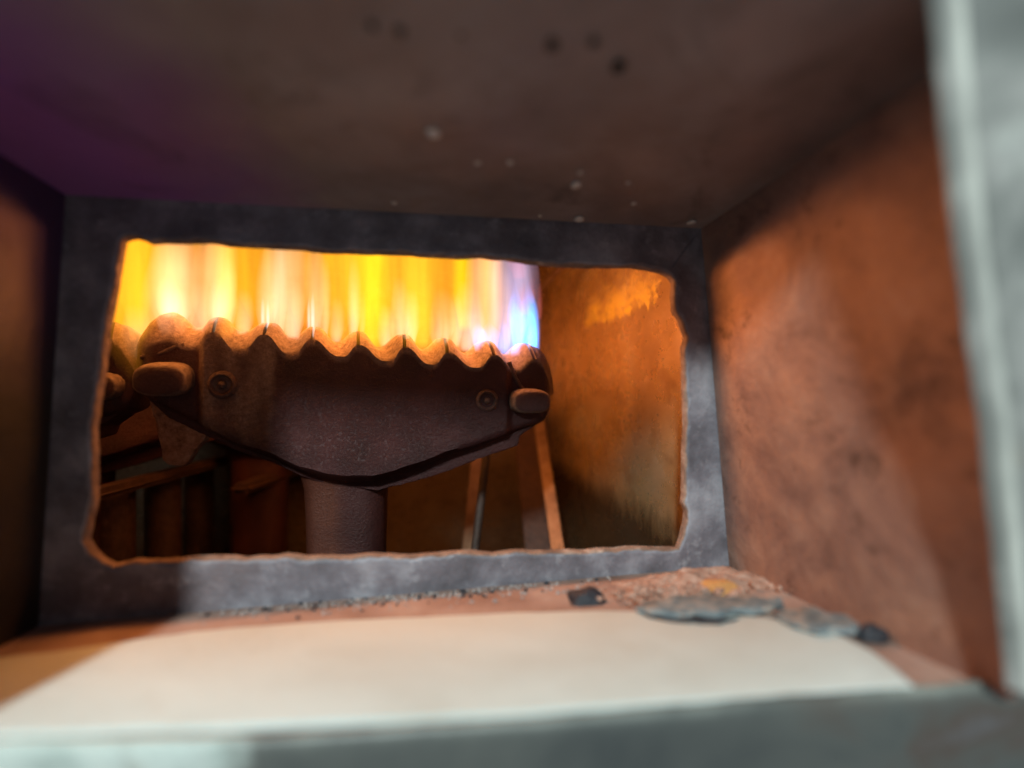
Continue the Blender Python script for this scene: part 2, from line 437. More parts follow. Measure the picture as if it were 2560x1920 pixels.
# ------------------------------------------------------------------ outer frame in front
def sweep(name, path, prof_fn, mat, parent, attr=None, smooth=True):
    """path of points; prof_fn(i) -> list of offset vectors"""
    vs, fs, ev = [], [], []
    P = None
    for i, p in enumerate(path):
        pr = prof_fn(i, p); P = len(pr)
        for q in pr:
            vs.append(p+q[0]); ev.append(q[1])
    for i in range(len(path)-1):
        for k in range(P-1): fs.append((i*P+k, i*P+k+1, (i+1)*P+k+1, (i+1)*P+k))
    o = mesh_obj(name, vs, fs, mat, parent, smooth)
    a = o.data.attributes.new('edge', 'FLOAT', 'POINT'); a.data.foreach_set('value', ev)
    bm = bmesh.new(); bm.from_mesh(o.data); bmesh.ops.recalc_face_normals(bm, faces=bm.faces); bm.to_mesh(o.data); bm.free()
    return o
frame = thing('front_frame', 'grey green painted steel frame around the mouth of the duct, blurred in the foreground', 'frame')
def lerp_path(pts, n):
    res = []
    L = [0]
    for a, b in zip(pts, pts[1:]): L.append(L[-1]+(b-a).length)
    for i in range(n+1):
        x = L[-1]*i/n; k = max(j for j in range(len(L)) if L[j] <= x+1e-12); k = min(k, len(pts)-2)
        res.append(pts[k].lerp(pts[k+1], (x-L[k])/(L[k+1]-L[k])))
    return res
# right upright: inner return, rolled edge, then the face running off to the right
rp = [(2268,-420),(2296,0),(2312,180),(2340,450),(2378,750),(2420,1050),(2455,1350),(2484,1640),(2492,1720)]
rpath = lerp_path([atd(u, v, .0800+.0185*(v/1920)) for u, v in rp], 60)
def rprof(i, p):
    w = .00035*mn.noise(p*160)
    o = []
    for dx, dy, e in ((.0125, .013, 0), (.0065, .006, 0), (.0021, .0017, 0), (.0006, .0003, 0), (.0008, -.0001, 0), (.0020, -.0010, .1), (.0026, -.0016, .6), (.0034, -.0020, 1), (.0044, -.0019, 1), (.0052, -.0013, .5),
                      (.0058, .0002, .0), (.0064, .0022, .0), (.0078, .0030, 0), (.0092, .0022, 0), (.0104, .0014, 0), (.020, .0014, 0), (.06, .004, 0), (.10, .006, 0)):
        o.append((Vector((dx+w*(dx < .006)+.0012, dy, 0)), e))
    return o
sweep('right_upright', rpath, rprof, PAINT, frame)
# bottom lip
lp = [(-900,1960),(-300,1895),(0,1873),(600,1858),(1000,1835),(1400,1806),(1750,1776),(2100,1746),(2484,1716),(2900,1690),(3600,1640)]
lpath = lerp_path([FLP.hit(u, v) for u, v in lp], 90)
def lprof(i, p):
    w = .0004*mn.noise(p*140)
    o = []
    for dy, dz, e in ((.0016, -.006, 0), (.0010, -.0012, .0), (.0005, .0004, .3), (0, .0009, 1), (-.0007, .0008, 1), (-.0013, .0001, .8), (-.0015, -.0010, .2), (-.0013, -.003, 0), (-.0008, -.007, 0), (.001, -.014, 0), (.004, -.03, 0), (.010, -.09, 0)):
        o.append((Vector((0, dy, dz+w+.0007)), e))
    return o
sweep('bottom_lip', lpath, lprof, LIP, frame)
# left and top members (outside the picture; they shape the light that gets in)
def boxpart(name, a, b, mat, parent):
    bm = bmesh.new(); bmesh.ops.create_cube(bm, size=1.0)
    for v in bm.verts: v.co = Vector([(a[k]+b[k])/2+v.co[k]*(b[k]-a[k]) for k in range(3)])
    bmesh.ops.bevel(bm, geom=list(bm.edges), offset=.0006, segments=2, affect='EDGES')
    return bm_obj(name, bm, mat, parent)
boxpart('left_upright', (-.25, .0675, -.12), (-.1095, .0700, .12), PAINT, frame)
boxpart('top_member', (-.25, .0760, .0672), (.030, .0797, .16), PAINT, frame)

# ------------------------------------------------------------------ combustion chamber
CF = Frame(PF.o, .172)
def cpt(u, v, off): # on plane parallel to the plate at depth off
    a, c = CF.px(u, v, off); return a, c
cw = CF.px(1745, 1000, .014)[0]                  # right wall, along the plate axis
XR, XL, ZB, ZT, DB = cw, -.33, -.150, .165, .262
def chamber(name, a, b, c, d, mat, amp=.0006, seed=0., nx=40, ny=40):
    # local object coordinates: x along the first edge, z up the last one
    o0 = a; ex = (b-a).normalized(); ez = (d-a).normalized(); en = ez.cross(ex)
    M = Matrix.Identity(4)
    for j in range(3): M[j][0] = ex[j]; M[j][1] = en[j]; M[j][2] = ez[j]
    M.translation = o0
    MI = M.inverted()
    vs, fs = slab_grid(a, b, c, d, -.002, nx, ny, amp, seed)
    o = fix(mesh_obj(name, [MI@v for v in vs], fs, mat, None, False, None, M)); o['kind'] = 'structure'; autosmooth(o, 40); return o
RWP = Plane(CF.w(XR, 0, 0), CF.e1)                 # where the stain sits on the right wall
def on_rw(u, v):
    p = RWP.hit(u, v)-CF.w(XR, TP, ZB); return p.dot(CF.e2), p.dot(CF.e3)
_a, _b, _c = on_rw(1462, 822), on_rw(1650, 752), on_rw(1600, 690)
CH_R = m_chamber('wall_right', dict(xl=_a[0], zl=_a[1], xr=_b[0], zr=_b[1], zt=_c[1]+.006, zd=on_rw(1600, 1240)[1]))
# right wall: origin at the plate, level with the axis of the picture, so x runs into the chamber
def Wc(a, t, c): return CF.w(a, t, c)
for nm, q, mt in (('chamber_wall_right', (Wc(XR, TP, ZB), Wc(XR, DB, ZB), Wc(XR, DB, ZT), Wc(XR, TP, ZT)), CH_R),
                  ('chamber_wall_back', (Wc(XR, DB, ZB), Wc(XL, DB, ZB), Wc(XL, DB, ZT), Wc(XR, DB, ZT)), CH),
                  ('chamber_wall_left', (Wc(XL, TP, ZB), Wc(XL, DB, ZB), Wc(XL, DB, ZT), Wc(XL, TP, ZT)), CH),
                  ('chamber_floor', (Wc(XL, TP, ZB), Wc(XR, TP, ZB), Wc(XR, DB, ZB), Wc(XL, DB, ZB)), DARK),
                  ('chamber_ceiling', (Wc(XL, TP, ZT), Wc(XL, DB, ZT), Wc(XR, DB, ZT), Wc(XR, TP, ZT)), DARK)):
    chamber(nm, *q, mt)

# ------------------------------------------------------------------ the burner
BF = Frame(atd(870, 1000, .220), .168)
TH = .024
def smooth(x): return x*x*(3-2*x)
# (front u, front v), (ridge u, ridge v)  - one node per crest or hollow, ends rounded
Lend = [((333,925),(334,925)), ((334,902),(335,895)), ((338,884),(339,868)), ((346,870),(351,842)), ((362,858),(374,808)), ((382,850),(400,788))]
teeth_f = [(405,846),(532,830),(659,836),(779,848),(896,862),(1012,868),(1119,882),(1236,887),(1341,896)]
teeth_r = [(425,781),(547,793),(674,806),(787,816),(895,828),(1009,836),(1110,845),(1215,852),(1313,858)]
val_f = [(466,866),(599,877),(729,885),(856,891),(971,903),(1083,911),(1193,919),(1293,926)]
val_r = [(495,819),(607,829),(732,842),(842,855),(948,867),(1057,873),(1162,882),(1263,886)]
Rend = [((1362,915),(1341,868)), ((1372,935),(1361,887)), ((1380,955),(1374,915)), ((1384,972),(1381,945)), ((1386,990),(1385,985))]
bot = [(333,925),(337,955),(344,977),(358,1000),(376,1018),(422,1041),(521,1087),(596,1122),(683,1151),(755,1184),(816,1200),(870,1206),(931,1206),(989,1191),(1047,1171),(1105,1147),(1221,1110),(1296,1084),(1350,1066),(1371,1054),(1380,1032),(1384,1010),(1386,990)]
bu = np.array([p[0] for p in bot], float); bv = np.array([p[1] for p in bot], float)
def burner_head():
    nodes = []
    for f, r in Lend: nodes.append((f, r, 'e'))
    for k in range(9):
        nodes.append((teeth_f[k], teeth_r[k], 't'))
        if k < 8: nodes.append((val_f[k], val_r[k], 'v'))
    for f, r in Rend: nodes.append((f, r, 'e'))
    cols = []                                     # fu, fv, ru, rv, crestness, slot
    for (f0, r0, a), (f1, r1, b) in zip(nodes, nodes[1:]):
        n = 3 if 'e' in (a, b) else 12
        for j in range(n):
            x = j/n
            if 'e' in (a, b): y = yr = x
            else:
                g = smooth(.5*x+.5*smooth(x))
                y = 1-(1-g)**1.3 if a == 't' else g**1.3          # front edge: wide U hollows
                yr = g**1.35 if a == 't' else 1-(1-g)**1.35       # ridge line: broad round crests
            cr = {'t': 1., 'v': 0., 'e': 1.}
            cols.append([f0[0]+(f1[0]-f0[0])*x, f0[1]+(f1[1]-f0[1])*y, r0[0]+(r1[0]-r0[0])*x, r0[1]+(r1[1]-r0[1])*yr, cr[a]+(cr[b]-cr[a])*y, 0])
    cols.append([*nodes[-1][0], *nodes[-1][1], 1., 0])
    # slots (gas ports) through the crests
    for k in range(1, 9):
        fu, fv = teeth_f[k]; ru, rv = teeth_r[k]; hw = 4.0
        keep = [c for c in cols if abs(c[0]-fu) > hw+.5]
        thr = 2 if k in (2, 3) else 1
        new = []
        for du, s in ((-hw-.35, 0), (-hw, thr), (hw, thr), (hw+.35, 0)):
            new.append([fu+du, fv+1, ru+du, rv+.3, 1., s])
        cols = sorted(keep+new, key=lambda c: c[0])
    T1 = .012
    NR, NS = 16, 8
    vs, dust_and_glow = [], []
    uL, uR = 333., 1386.
    for fu, fv, ru, rv, cr, slot in cols:
        zb_v = float(np.interp(fu, bu, bv))
        s_f, zf = BF.px(fu, fv, 0); _, zb = BF.px(fu, zb_v, 0)
        s_r, zr = BF.px(ru, rv, T1)
        if zb > zf: zb = zf-1e-5
        sL, sR = BF.px(uL, 950, 0)[0], BF.px(uR, 990, 0)[0]
        row = []
        def front(s, z, q):
            u_ = fu
            de = min(s-sL, sR-s, )
            dist = max(0., min(de*1.0, (z-zb)))
            r = .0050
            t = r-math.sqrt(max(0, r*r-(r-min(dist, r))**2))
            # ends step back, body stands proud
            left = smooth(min(1, max(0, (fu-478)/34.))); rgt = smooth(min(1, max(0, (1288+(950-1000)*0-fu)/26.)))
            body = left*rgt
            t += .0036*(1-body)
            # gentle bowl
            low = min(1, max(0, (BF.px(fu, 930, 0)[1]-z)/.042)); mid = max(0, 1-((fu-900)/420.)**2)
            t -= .0036*low*low*mid
            t += .00022*mn.noise(Vector((s*230, z*230, 1.7)))
            return t
        for i in range(NR+1):
            q = i/NR; z = zb+(zf-zb)*q
            t = front(s_f, z, q)
            row.append((s_f, t, z))
            # dust: on the lip below the scallops, plus a scoured pale patch left of centre
            top = max(0, 1-(zf-z)/.0013)
            pv = zb_v+(fv-zb_v)*q
            xw = fu+14*mn.noise(Vector((0, z*300, 4)))
            patch = max(0, min(1, (xw-488)/12.))*max(0, min(1, (690-xw-(pv-1000)*.05)/16.))*max(0, min(1, (1135-pv)/120.))
            streak = max(0, min(1, .62+.75*mn.noise(Vector((fu*.028, pv*.006, 8.2)))))
            endr = max(0, 1-(s_f-sL)/.006)*.6  # glow of the fire on the left end rim, painted paler
            d = max(top*.85, patch*streak*.8, endr)
            dust_and_glow.append(d)
        t0 = row[-1][1]
        for j in range(1, NS+1):
            q = j/NS
            conv = math.sin(q*math.pi/2); conc = q**.85
            z = zf+(zr-zf)*(cr*conv+(1-cr)*conc)
            s = s_f+(s_r-s_f)*q; t = t0+(T1-t0)*q
            if slot == 2 or (slot == 1 and j < NS-1): z = zf-.0004
            z += .00028*mn.noise(Vector((s*500, t*500, z*500)))*(0 if slot else 1)
            row.append((s, t, z)); dust_and_glow.append((1-.62*cr*smooth(min(1, max(0, .5+.5*math.sin(fu*.35)*.0+.35)))*(.6+.4*mn.noise(Vector((s*400, t*400, 2))))) if not slot else .2)
        zback = row[-1][2]
        ds = (s_r-s_f)/T1
        for j, (tq, zq) in enumerate(((.3, .0), (.65, .12), (1., .6))):
            t = T1+(TH-T1)*tq; z = zback-(zback-zf)*zq*(1 if slot != 2 else 0)
            row.append((s_r+ds*(t-T1)*(1 if j < 2 else .6), t, z)); dust_and_glow.append(.9 if not slot else .3)
        s_b = row[-1][0]
        row.append((s_b*.5+s_f*.5, TH, zb+(row[-1][2]-zb)*.5)); dust_and_glow.append(.3)
        row.append((s_f, TH-.002, zb)); dust_and_glow.append(.1)
        vs += row
        P = len(row)
    fs = []
    N = len(cols)
    for i in range(N-1):
        for k in range(P):
            k2 = (k+1) % P
            fs.append((i*P+k, (i+1)*P+k, (i+1)*P+k2, i*P+k2))
    fs.append(tuple(range(P))); fs.append(tuple((N-1)*P+k for k in reversed(range(P))))
    return vs, fs, dust_and_glow
def set_attr(o, name, vals):
    a = o.data.attributes.new(name, 'FLOAT', 'POINT'); a.data.foreach_set('value', vals)
BG = 'cast iron gas burners in the chamber'
burner = thing('gas_burner', 'fan shaped cast iron burner with scalloped top, whole in the opening, on a round stem', 'gas burner', BF.m(), BG)
vs, fs, du = burner_head()
head = mesh_obj('burner_head', vs, fs, CAST, burner); set_attr(head, 'dust_and_glow', du)
bm = bmesh.new(); bm.from_mesh(head.data); bmesh.ops.recalc_face_normals(bm, faces=bm.faces); bm.to_mesh(head.data); bm.free()
autosmooth(head, 48)
def plate_part(name, pts, t0, t1, mat, parent, bevel=.0008, dust_and_glow=0., jit=.0, step=None):
    P2 = [Vector((*BF.px(u, v, t0),)) for u, v in pts]
    if step: P2 = resample(P2, step)
    P3 = [Vector((p[0], t0, p[1])) for p in P2]
    o = extrude_outline(P3, Vector((0, t1-t0, 0)), name, mat, parent, bevel, jit)
    set_attr(o, 'dust_and_glow', [dust_and_glow]*len(o.data.vertices)); return o
# rear half of the casting, its lower border showing under the front half
plate_part('rear_casting', [(352,985),(422,1046),(521,1093),(596,1129),(683,1158),(755,1192),(800,1207),(870,1216),(940,1226),(998,1214),(1065,1196),(1134,1173),(1190,1150),(1250,1130),(1296,1114),(1302,1090),(1350,1055),(1350,1000),(900,1000),(420,960)], .0075, .0225, CAST, burner, .0012, .0, .0004, .004)
def lathe(name, prof, M, mat, parent, seg=28, dust_and_glow=0.0):
    vs, fs = [], []
    n = len(prof)
    for k in range(seg):
        a = 2*math.pi*k/seg
        for r, y in prof: vs.append(M@Vector((r*math.cos(a), y, r*math.sin(a))))
    for k in range(seg):
        k2 = (k+1) % seg
        for i in range(n-1): fs.append((k*n+i, k2*n+i, k2*n+i+1, k*n+i+1))
    o = fix(mesh_obj(name, vs, fs, mat, parent, True)); autosmooth(o, 50)
    set_attr(o, 'dust_and_glow', [dust_and_glow]*len(o.data.vertices)); return o
def tr(u, v, t): s, z = BF.px(u, v, t); return Matrix.Translation((s, t, z))
mm = .001
for (u, v, r, nm) in ((558, 962, 6.0*mm, 'l'), (1217, 1001, 5.3*mm, 'r')):
    b = lathe('bolt_boss', [(r*1.02, .003), (r*1.0, -.0006), (r*.9, -.0018), (r*.74, -.0021), (r*.62, -.0014), (r*.55, .0004), (r*.34, .0006), (r*.001, .0006)], tr(u, v, .0006), CAST, burner, 30, .22)
    lathe('rivet', [(r*.33, .0012), (r*.31, -.0010), (r*.2, -.0022), (r*.001, -.0026)], tr(u, v, .0006), CAST, b, 16, .3)
def lug(u, v, w, h, t0, t1, tilt):
    """a rounded oblong stud standing out from the face"""
    s0, z0 = BF.px(u, v, t0)
    W_, H_ = w/2, h/2
    vs, fs, du = [], [], []
    N = 40
    rings = [(1.06, 0.0), (1.0, .3), (.985, .62), (.94, .82), (.86, .94), (.74, 1.0), (.5, 1.03), (.25, 1.04), (.02, 1.04)]
    for sc, q in rings:
        for k in range(N):
            a = 2*math.pi*k/N
            ex = 2.8
            x = W_*math.copysign(abs(math.cos(a))**(2/ex), math.cos(a)); z = H_*math.copysign(abs(math.sin(a))**(2/ex), math.sin(a))
            ins = (1-sc)*H_
            x = x*max(0, (W_-ins)/W_) if sc > .1 else 0; z = z*max(0, (H_-ins)/H_) if sc > .1 else 0
            n_ = .00025*mn.noise(Vector((x*700, q*3, z*700)))
            vs.append((s0+x+n_+q*tilt[0], t0+(t1-t0)*q, z0+z+n_+q*tilt[1])); du.append((.85 if (z > 0 or x < -W_*.5) else .45) if .80 < sc < 1.02 else .05)  # firelight on the top and left bevel, painted in as a paler tone
    for r in range(len(rings)-1):
        for k in range(N):
            k2 = (k+1) % N; fs.append((r*N+k, r*N+k2, (r+1)*N+k2, (r+1)*N+k))
    o = mesh_obj('oblong_stud', vs, fs, CAST, burner, True); set_attr(o, 'dust_and_glow', du)
    bm = bmesh.new(); bm.from_mesh(o.data); bmesh.ops.recalc_face_normals(bm, faces=bm.faces); bm.to_mesh(o.data); bm.free()
    return o
lug(424, 945, 21.5*mm, 14*mm, .0062, -.0055, (.0012, -.0012))
lug(1313, 1000, 18.5*mm, 11.5*mm, .0062, -.0040, (.0016, -.0006))
# ribs where the ends step back from the body
def ridge(pts, r, dust_and_glow):
    vs, fs = [], []; N = 7
    P3 = [Vector((BF.px(u, v, t)[0], t, BF.px(u, v, t)[1])) for u, v, t in pts]
    P3 = lerp_path(P3, 24)
    for i, p in enumerate(P3):
        d = (P3[min(i+1, 24)]-P3[max(i-1, 0)]).normalized(); up = d.cross(Vector((0, 1, 0))).normalized(); rr = r*(1+.35*mn.noise(p*400))
        for k in range(N):
            a = 2*math.pi*k/N; vs.append(p+up*(rr*math.cos(a))+Vector((0, 1, 0))*(rr*.7*math.sin(a)))
    for i in range(24):
        for k in range(N):
            k2 = (k+1) % N; fs.append((i*N+k, i*N+k2, (i+1)*N+k2, (i+1)*N+k))
    o = fix(mesh_obj('casting_rib', vs, fs, CAST, burner, True)); set_attr(o, 'dust_and_glow', [dust_and_glow]*len(o.data.vertices))
ridge([(352,895,.0062),(375,889,.0046),(405,882,.0040),(440,866,.0042),(462,862,.0046)], .0011, .35)
ridge([(1272,905,.0040),(1284,935,.0034),(1296,958,.0034),(1312,978,.0040)], .0010, .25)
# mounting ear hanging under the left wing
ear = plate_part('hanging_ear', [(372,1000),(382,1040),(388,1065),(394,1090),(400,1122),(405,1151),(418,1161),(434,1166),(460,1165),(470,1152),(480,1134),(492,1118),(509,1102),(521,1080),(560,1060),(560,1000)], .0085, .0150, TAB, burner, .0011, 0, .0007, .003)
# stem
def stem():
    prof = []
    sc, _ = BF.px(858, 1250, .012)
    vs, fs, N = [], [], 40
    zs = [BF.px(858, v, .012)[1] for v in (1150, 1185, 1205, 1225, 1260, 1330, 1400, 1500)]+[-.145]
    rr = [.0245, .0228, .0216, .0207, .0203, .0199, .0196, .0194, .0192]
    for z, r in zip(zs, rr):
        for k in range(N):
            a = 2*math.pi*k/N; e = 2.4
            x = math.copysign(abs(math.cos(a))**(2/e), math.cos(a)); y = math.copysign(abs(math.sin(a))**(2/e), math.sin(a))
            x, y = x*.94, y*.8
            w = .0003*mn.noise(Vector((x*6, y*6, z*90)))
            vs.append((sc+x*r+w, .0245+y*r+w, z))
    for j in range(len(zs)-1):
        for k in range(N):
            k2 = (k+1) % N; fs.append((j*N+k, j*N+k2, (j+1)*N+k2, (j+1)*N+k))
    o = mesh_obj('stem', vs, fs, CAST, burner, True); set_attr(o, 'dust_and_glow', [0.0]*len(vs)); set_attr(o, 'rust', [min(1, max(.12, .45-(v[0]-sc+.002*mn.noise(Vector(v)*150))/.007)) for v in vs])  # redder left side stands in for firelight bounced onto the stem
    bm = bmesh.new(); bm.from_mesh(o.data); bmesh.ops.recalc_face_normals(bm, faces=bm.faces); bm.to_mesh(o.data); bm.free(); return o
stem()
def copy_tree(o, parent=None):
    c = o.copy(); COL.objects.link(c); c.parent = parent
    for ch in list(o.children): copy_tree(ch, c)
    return c
bl = [(-.1820, .003, .0070, 'rust lit burner at the left edge of the opening, only its rounded end showing'),
      (-.1660, .078, -.003, 'shaded burner behind the main one, only its stem showing'),
      (-.0800, .128, -.003, 'blurred burner farthest back in the chamber, seen below the main burner')]
bcopies = []
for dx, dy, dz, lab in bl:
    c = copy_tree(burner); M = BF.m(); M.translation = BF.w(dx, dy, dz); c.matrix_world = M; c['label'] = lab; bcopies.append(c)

# ------------------------------------------------------------------ fittings in the chamber
def bar(name, a, b, w, th, mat, label=None, cat=None, parent=None, side=None):
    a, b = Vector(a), Vector(b); d = (b-a).normalized()
    side = Vector(side) if side is not None else Vector((1, .17, 0))
    s = (side-d*side.dot(d)).normalized(); n = d.cross(s)
    bm = bmesh.new()
    vv = []
    for p in (a, b):
        for x, y in ((-1, -1), (1, -1), (1, 1), (-1, 1)): vv.append(bm.verts.new(p+s*(x*w/2)+n*(y*th/2)))
    for f in ((3, 2, 1, 0), (4, 5, 6, 7), (0, 1, 5, 4), (1, 2, 6, 5), (2, 3, 7, 6), (3, 0, 4, 7)): bm.faces.new([vv[i] for i in f])
    bmesh.ops.bevel(bm, geom=list(bm.edges), offset=min(w, th)*(.48 if name == 'support_rail' else .2), segments=4 if name == 'support_rail' else 2, affect='EDGES')
    o = bm_obj(name, bm, mat, parent); autosmooth(o, 40)
    if label: tag(o, label, cat)
    return o
STRIP = m_simple('scaled_steel_strip', [(.3, (.17, .09, .05)), (.6, (.30, .18, .11)), (.75, (.38, .27, .2))], 120, .42, .0006, .6)
bar('corner_strip', atd(1402, 1420, .300), atd(1340, 1000, .392), .0080, .0022, STRIP, 'leaning copper coloured steel strip in the chamber corner, grey at its foot', 'strip', None, (1, -.5, 0))
bar('edge_strip', atd(1350, 1420, .335), atd(1305, 1000, .405), .018, .002, DARKR, 'broad brown strip beside the leaning corner strip', 'strip', None, (1, .3, 0))
def rod(name, a, b, r, mat, label, cat):
    a, b = Vector(a), Vector(b); d = (b-a).normalized(); s = d.orthogonal().normalized(); n = d.cross(s)
    vs, fs, N = [], [], 14
    for i in range(9):
        p = a.lerp(b, i/8)
        for k in range(N):
            q = 2*math.pi*k/N; vs.append(p+s*(r*math.cos(q))+n*(r*math.sin(q)))
    for i in range(8):
        for k in range(N):
            k2 = (k+1) % N; fs.append((i*N+k, i*N+k2, (i+1)*N+k2, (i+1)*N+k))
    fs += [tuple(reversed(range(N))), tuple(8*N+k for k in range(N))]
    o = fix(mesh_obj(name, vs, fs, mat)); autosmooth(o, 50); return tag(o, label, cat)
rod('pilot_tube', atd(1182, 1420, .275), atd(1228, 1040, .290), .0024, DARK, 'thin black upright tube behind the right wing of the main burner', 'tube')
bar('guide_strip', atd(1164, 1430, .330), atd(1205, 1010, .345), .0072, .002, STRIP, 'narrow golden brown strip left of the thin black tube', 'strip')
bar('support_rail', (-.212, .200, -.0560), (-.206, .428, -.0540), .013, .006, DARKR, 'dark rusty rail running back under the left burner', 'rail', None, (1, 0, 0))
bar('support_rail', (-.170, .310, -.0655), (-.162, .428, -.0650), .014, .006, DARKR, 'dark rusty rail nearest the main burner stem', 'rail', None, (1, 0, 0))
for px_, d_, r_, lb in ((288, .300, .0125, 'rust brown upright pipe at the lower left corner of the opening'), (408, .335, .0130, 'rust brown upright pipe second from the left, in shadow'), (498, .372, .0120, 'dim upright pipe farthest back in the row at lower left')):
    rod('upright_pipe', atd(px_, 960, d_)+Vector((0, 0, -.145)), atd(px_, 960, d_)+Vector((0, 0, -.060)), r_*.82, DARKR, lb, 'pipe')
bar('baffle_bracket', atd(1338, 735, .365), atd(1425, 640, .330), .011, .003, STRIP, 'small rusty bracket jutting out above the right end of the flames', 'bracket', None, (0, 1, .5))

# ------------------------------------------------------------------ flames
def flame_mat(name, col, strength, ztop=1.0, zfade=.0, zin=.06, streak=True, power=1.0):
    t = NT(name); t.t.nodes.remove(t.b)
    g = t.n('ShaderNodeTexCoord').outputs['Generated']; x, y, z = t.sep(g)[:3]
    cx = t.math('MULTIPLY_ADD', x, 2., -1.); cy = t.math('MULTIPLY_ADD', y, 2., -1.)
    r2 = t.math('ADD', t.math('MULTIPLY', cx, cx), t.math('MULTIPLY', cy, cy))
    soft = t.math('SUBTRACT', 1., r2, clamp=True)
    if power != 1.: soft = t.math('POWER', soft, power)
    k = soft
    if zfade > 0:
        k = t.math('MULTIPLY', k, t.math('MULTIPLY_ADD', z, -1./zfade, 1./zfade*ztop, clamp=True))
    if zin > 0:
        k = t.math('MULTIPLY', k, t.math('MULTIPLY', z, 1./zin, clamp=True))
    if streak: k = t.math('MULTIPLY', k, t.ramp(t.noise(1.0, 3, .5, t.mapped(t.pos(), (170, 170, 14)), .3), [(.3, .60), (.5, 1.0), (.7, 1.5)]))
    e = t.n('ShaderNodeEmission'); e.inputs[0].default_value = (*col, 1)
    t.l(t.math('MULTIPLY', k, strength*.46), e.inputs[1]); t.l(e.outputs[0], t.out.inputs['Volume'])
    return t.m
def tongue_mesh(name, mats, lean=(0, 0), pinch=.55, tip=.35, seed=0):
    """unit column: a flame tongue 1 high, 1 wide, with a narrow foot, a belly and a tapering top"""
    vs, fs = [], []; N, H = 14, 14
    for j in range(H+1):
        z = j/H
        r = .5*(pinch+(1-pinch)*smooth(min(1, z/.35)))*(1 if z < .55 else 1-(1-tip)*smooth((z-.55)/.45))
        ox = lean[0]*z*z+.05*math.sin(z*6+seed); oy = lean[1]*z*z
        for k in range(N):
            a = 2*math.pi*k/N; vs.append((ox+r*math.cos(a), oy+r*math.sin(a), z))
    for j in range(H):
        for k in range(N):
            k2 = (k+1) % N; fs.append((j*N+k, j*N+k2, (j+1)*N+k2, (j+1)*N+k))
    fs += [tuple(reversed(range(N))), tuple(H*N+k for k in range(N))]
    me = bpy.data.meshes.new(name); me.from_pydata(vs, [], fs)
    me.materials.append(mats); return me
FM = {
 'amber': flame_mat('flame_amber', (1.0, .36, .012), 84, 1.0, .0),
 'gold':  flame_mat('flame_gold', (1.0, .46, .02), 54, 1.0, .0),
 'lemon': flame_mat('flame_lemon', (.80, .90, .0), 52, 1.0, .35),
 'peach': flame_mat('flame_peach', (1.0, .60, .34), 78, 1.0, .5),
 'white': flame_mat('flame_white', (1.0, .80, .60), 90, 1.0, .9),
 'lilac': flame_mat('flame_lilac', (.66, .52, .80), 70, 1.0, .5),
 'blue':  flame_mat('flame_blue', (.05, .33, 1.0), 380, 1.0, .8),
 'core':  flame_mat('flame_core', (.8, .85, 1.0), 420, 1.0, .6),
 'rose':  flame_mat('flame_rose', (1.0, .16, .12), 60, 1.0, .6),
}
TM = {k: tongue_mesh('flame_tongue', m, (random.uniform(-.1, .1), .05), .55, .6, i) for i, (k, m) in enumerate(FM.items())}
TM['lilac_edge'] = tongue_mesh('flame_tongue', FM['lilac'], (-.85, 0), .75, .25, 0)
TM['blue_edge'] = tongue_mesh('flame_tongue', FM['blue'], (-.75, 0), .7, .12, 0)
TM['core'] = tongue_mesh('flame_core', FM['core'], (0, 0), .8, .3, 1)
TM['blue'] = tongue_mesh('flame_tongue', FM['blue'], (-.10, 0), .6, .15, 0)
FG = 'flames on the gas burners'
flame = thing('flame', 'yellow white curtain of gas flames on the main burner, blue at its right end', 'flame', BF.m(), FG)
def tongue(kind, u, v0, v1, w, t=.012, dep=.022, name='flame_tongue', parent=None):
    s0, z0 = BF.px(u, v0, t); _, z1 = BF.px(u, v1, t)
    o = bpy.data.objects.new(name, TM[kind]); COL.objects.link(o); o.parent = parent or flame
    ws = w*(BF.w(0, t, 0).y)/FPX
    o.location = (s0, t, z0); o.scale = (ws, dep, z1-z0); return o
# broad bodies: (kind, u, foot v, top v, width px)
for k, u, a, b, w in (('amber', 330, 960, 470, 170), ('amber', 370, 860, 440, 130), ('peach', 440, 850, 500, 100), ('amber', 480, 850, 430, 200), ('amber', 610, 850, 430, 150),
                      ('peach', 540, 850, 520, 90), ('gold', 690, 860, 430, 190), ('peach', 715, 860, 480, 110), ('amber', 800, 860, 430, 190), ('gold', 850, 870, 430, 170),
                      ('lemon', 932, 890, 500, 100), ('gold', 940, 880, 430, 180), ('amber', 1010, 880, 430, 200), ('gold', 1080, 890, 430, 190), ('lemon', 1160, 830, 500, 60),
                      ('gold', 1050, 880, 430, 180), ('amber', 1150, 890, 440, 170), ('peach', 1215, 890, 480, 110), ('lilac', 1270, 895, 500, 130), ('amber', 1225, 890, 470, 70), ('amber', 900, 870, 430, 180)):
    tongue(k, u, a, b, w, random.uniform(.006, .018), .026)
for u, a, b, w in ((420, 795, 690, 44), (455, 800, 720, 30), (545, 810, 690, 26), (575, 815, 640, 22), (668, 830, 620, 52), (700, 840, 560, 30), (788, 840, 560, 44), (812, 845, 640, 28), (885, 850, 640, 34), (1000, 860, 690, 52), (1030, 860, 720, 40), (1105, 870, 720, 70),
                   (340, 930, 760, 60), (735, 850, 700, 50), (842, 860, 740, 36), (965, 870, 760, 46), (1140, 870, 730, 40), (1170, 880, 770, 50), (500, 830, 700, 40), (610, 840, 720, 40)):
    tongue('white', u, a, b, w, random.uniform(.004, .02), .016)
for u, a, b, w in ((657, 825, 735, 9), (782, 846, 720, 11), (772, 840, 740, 7), (670, 825, 745, 7)):
    tongue('core', u, a, b, w, .010, .0035)
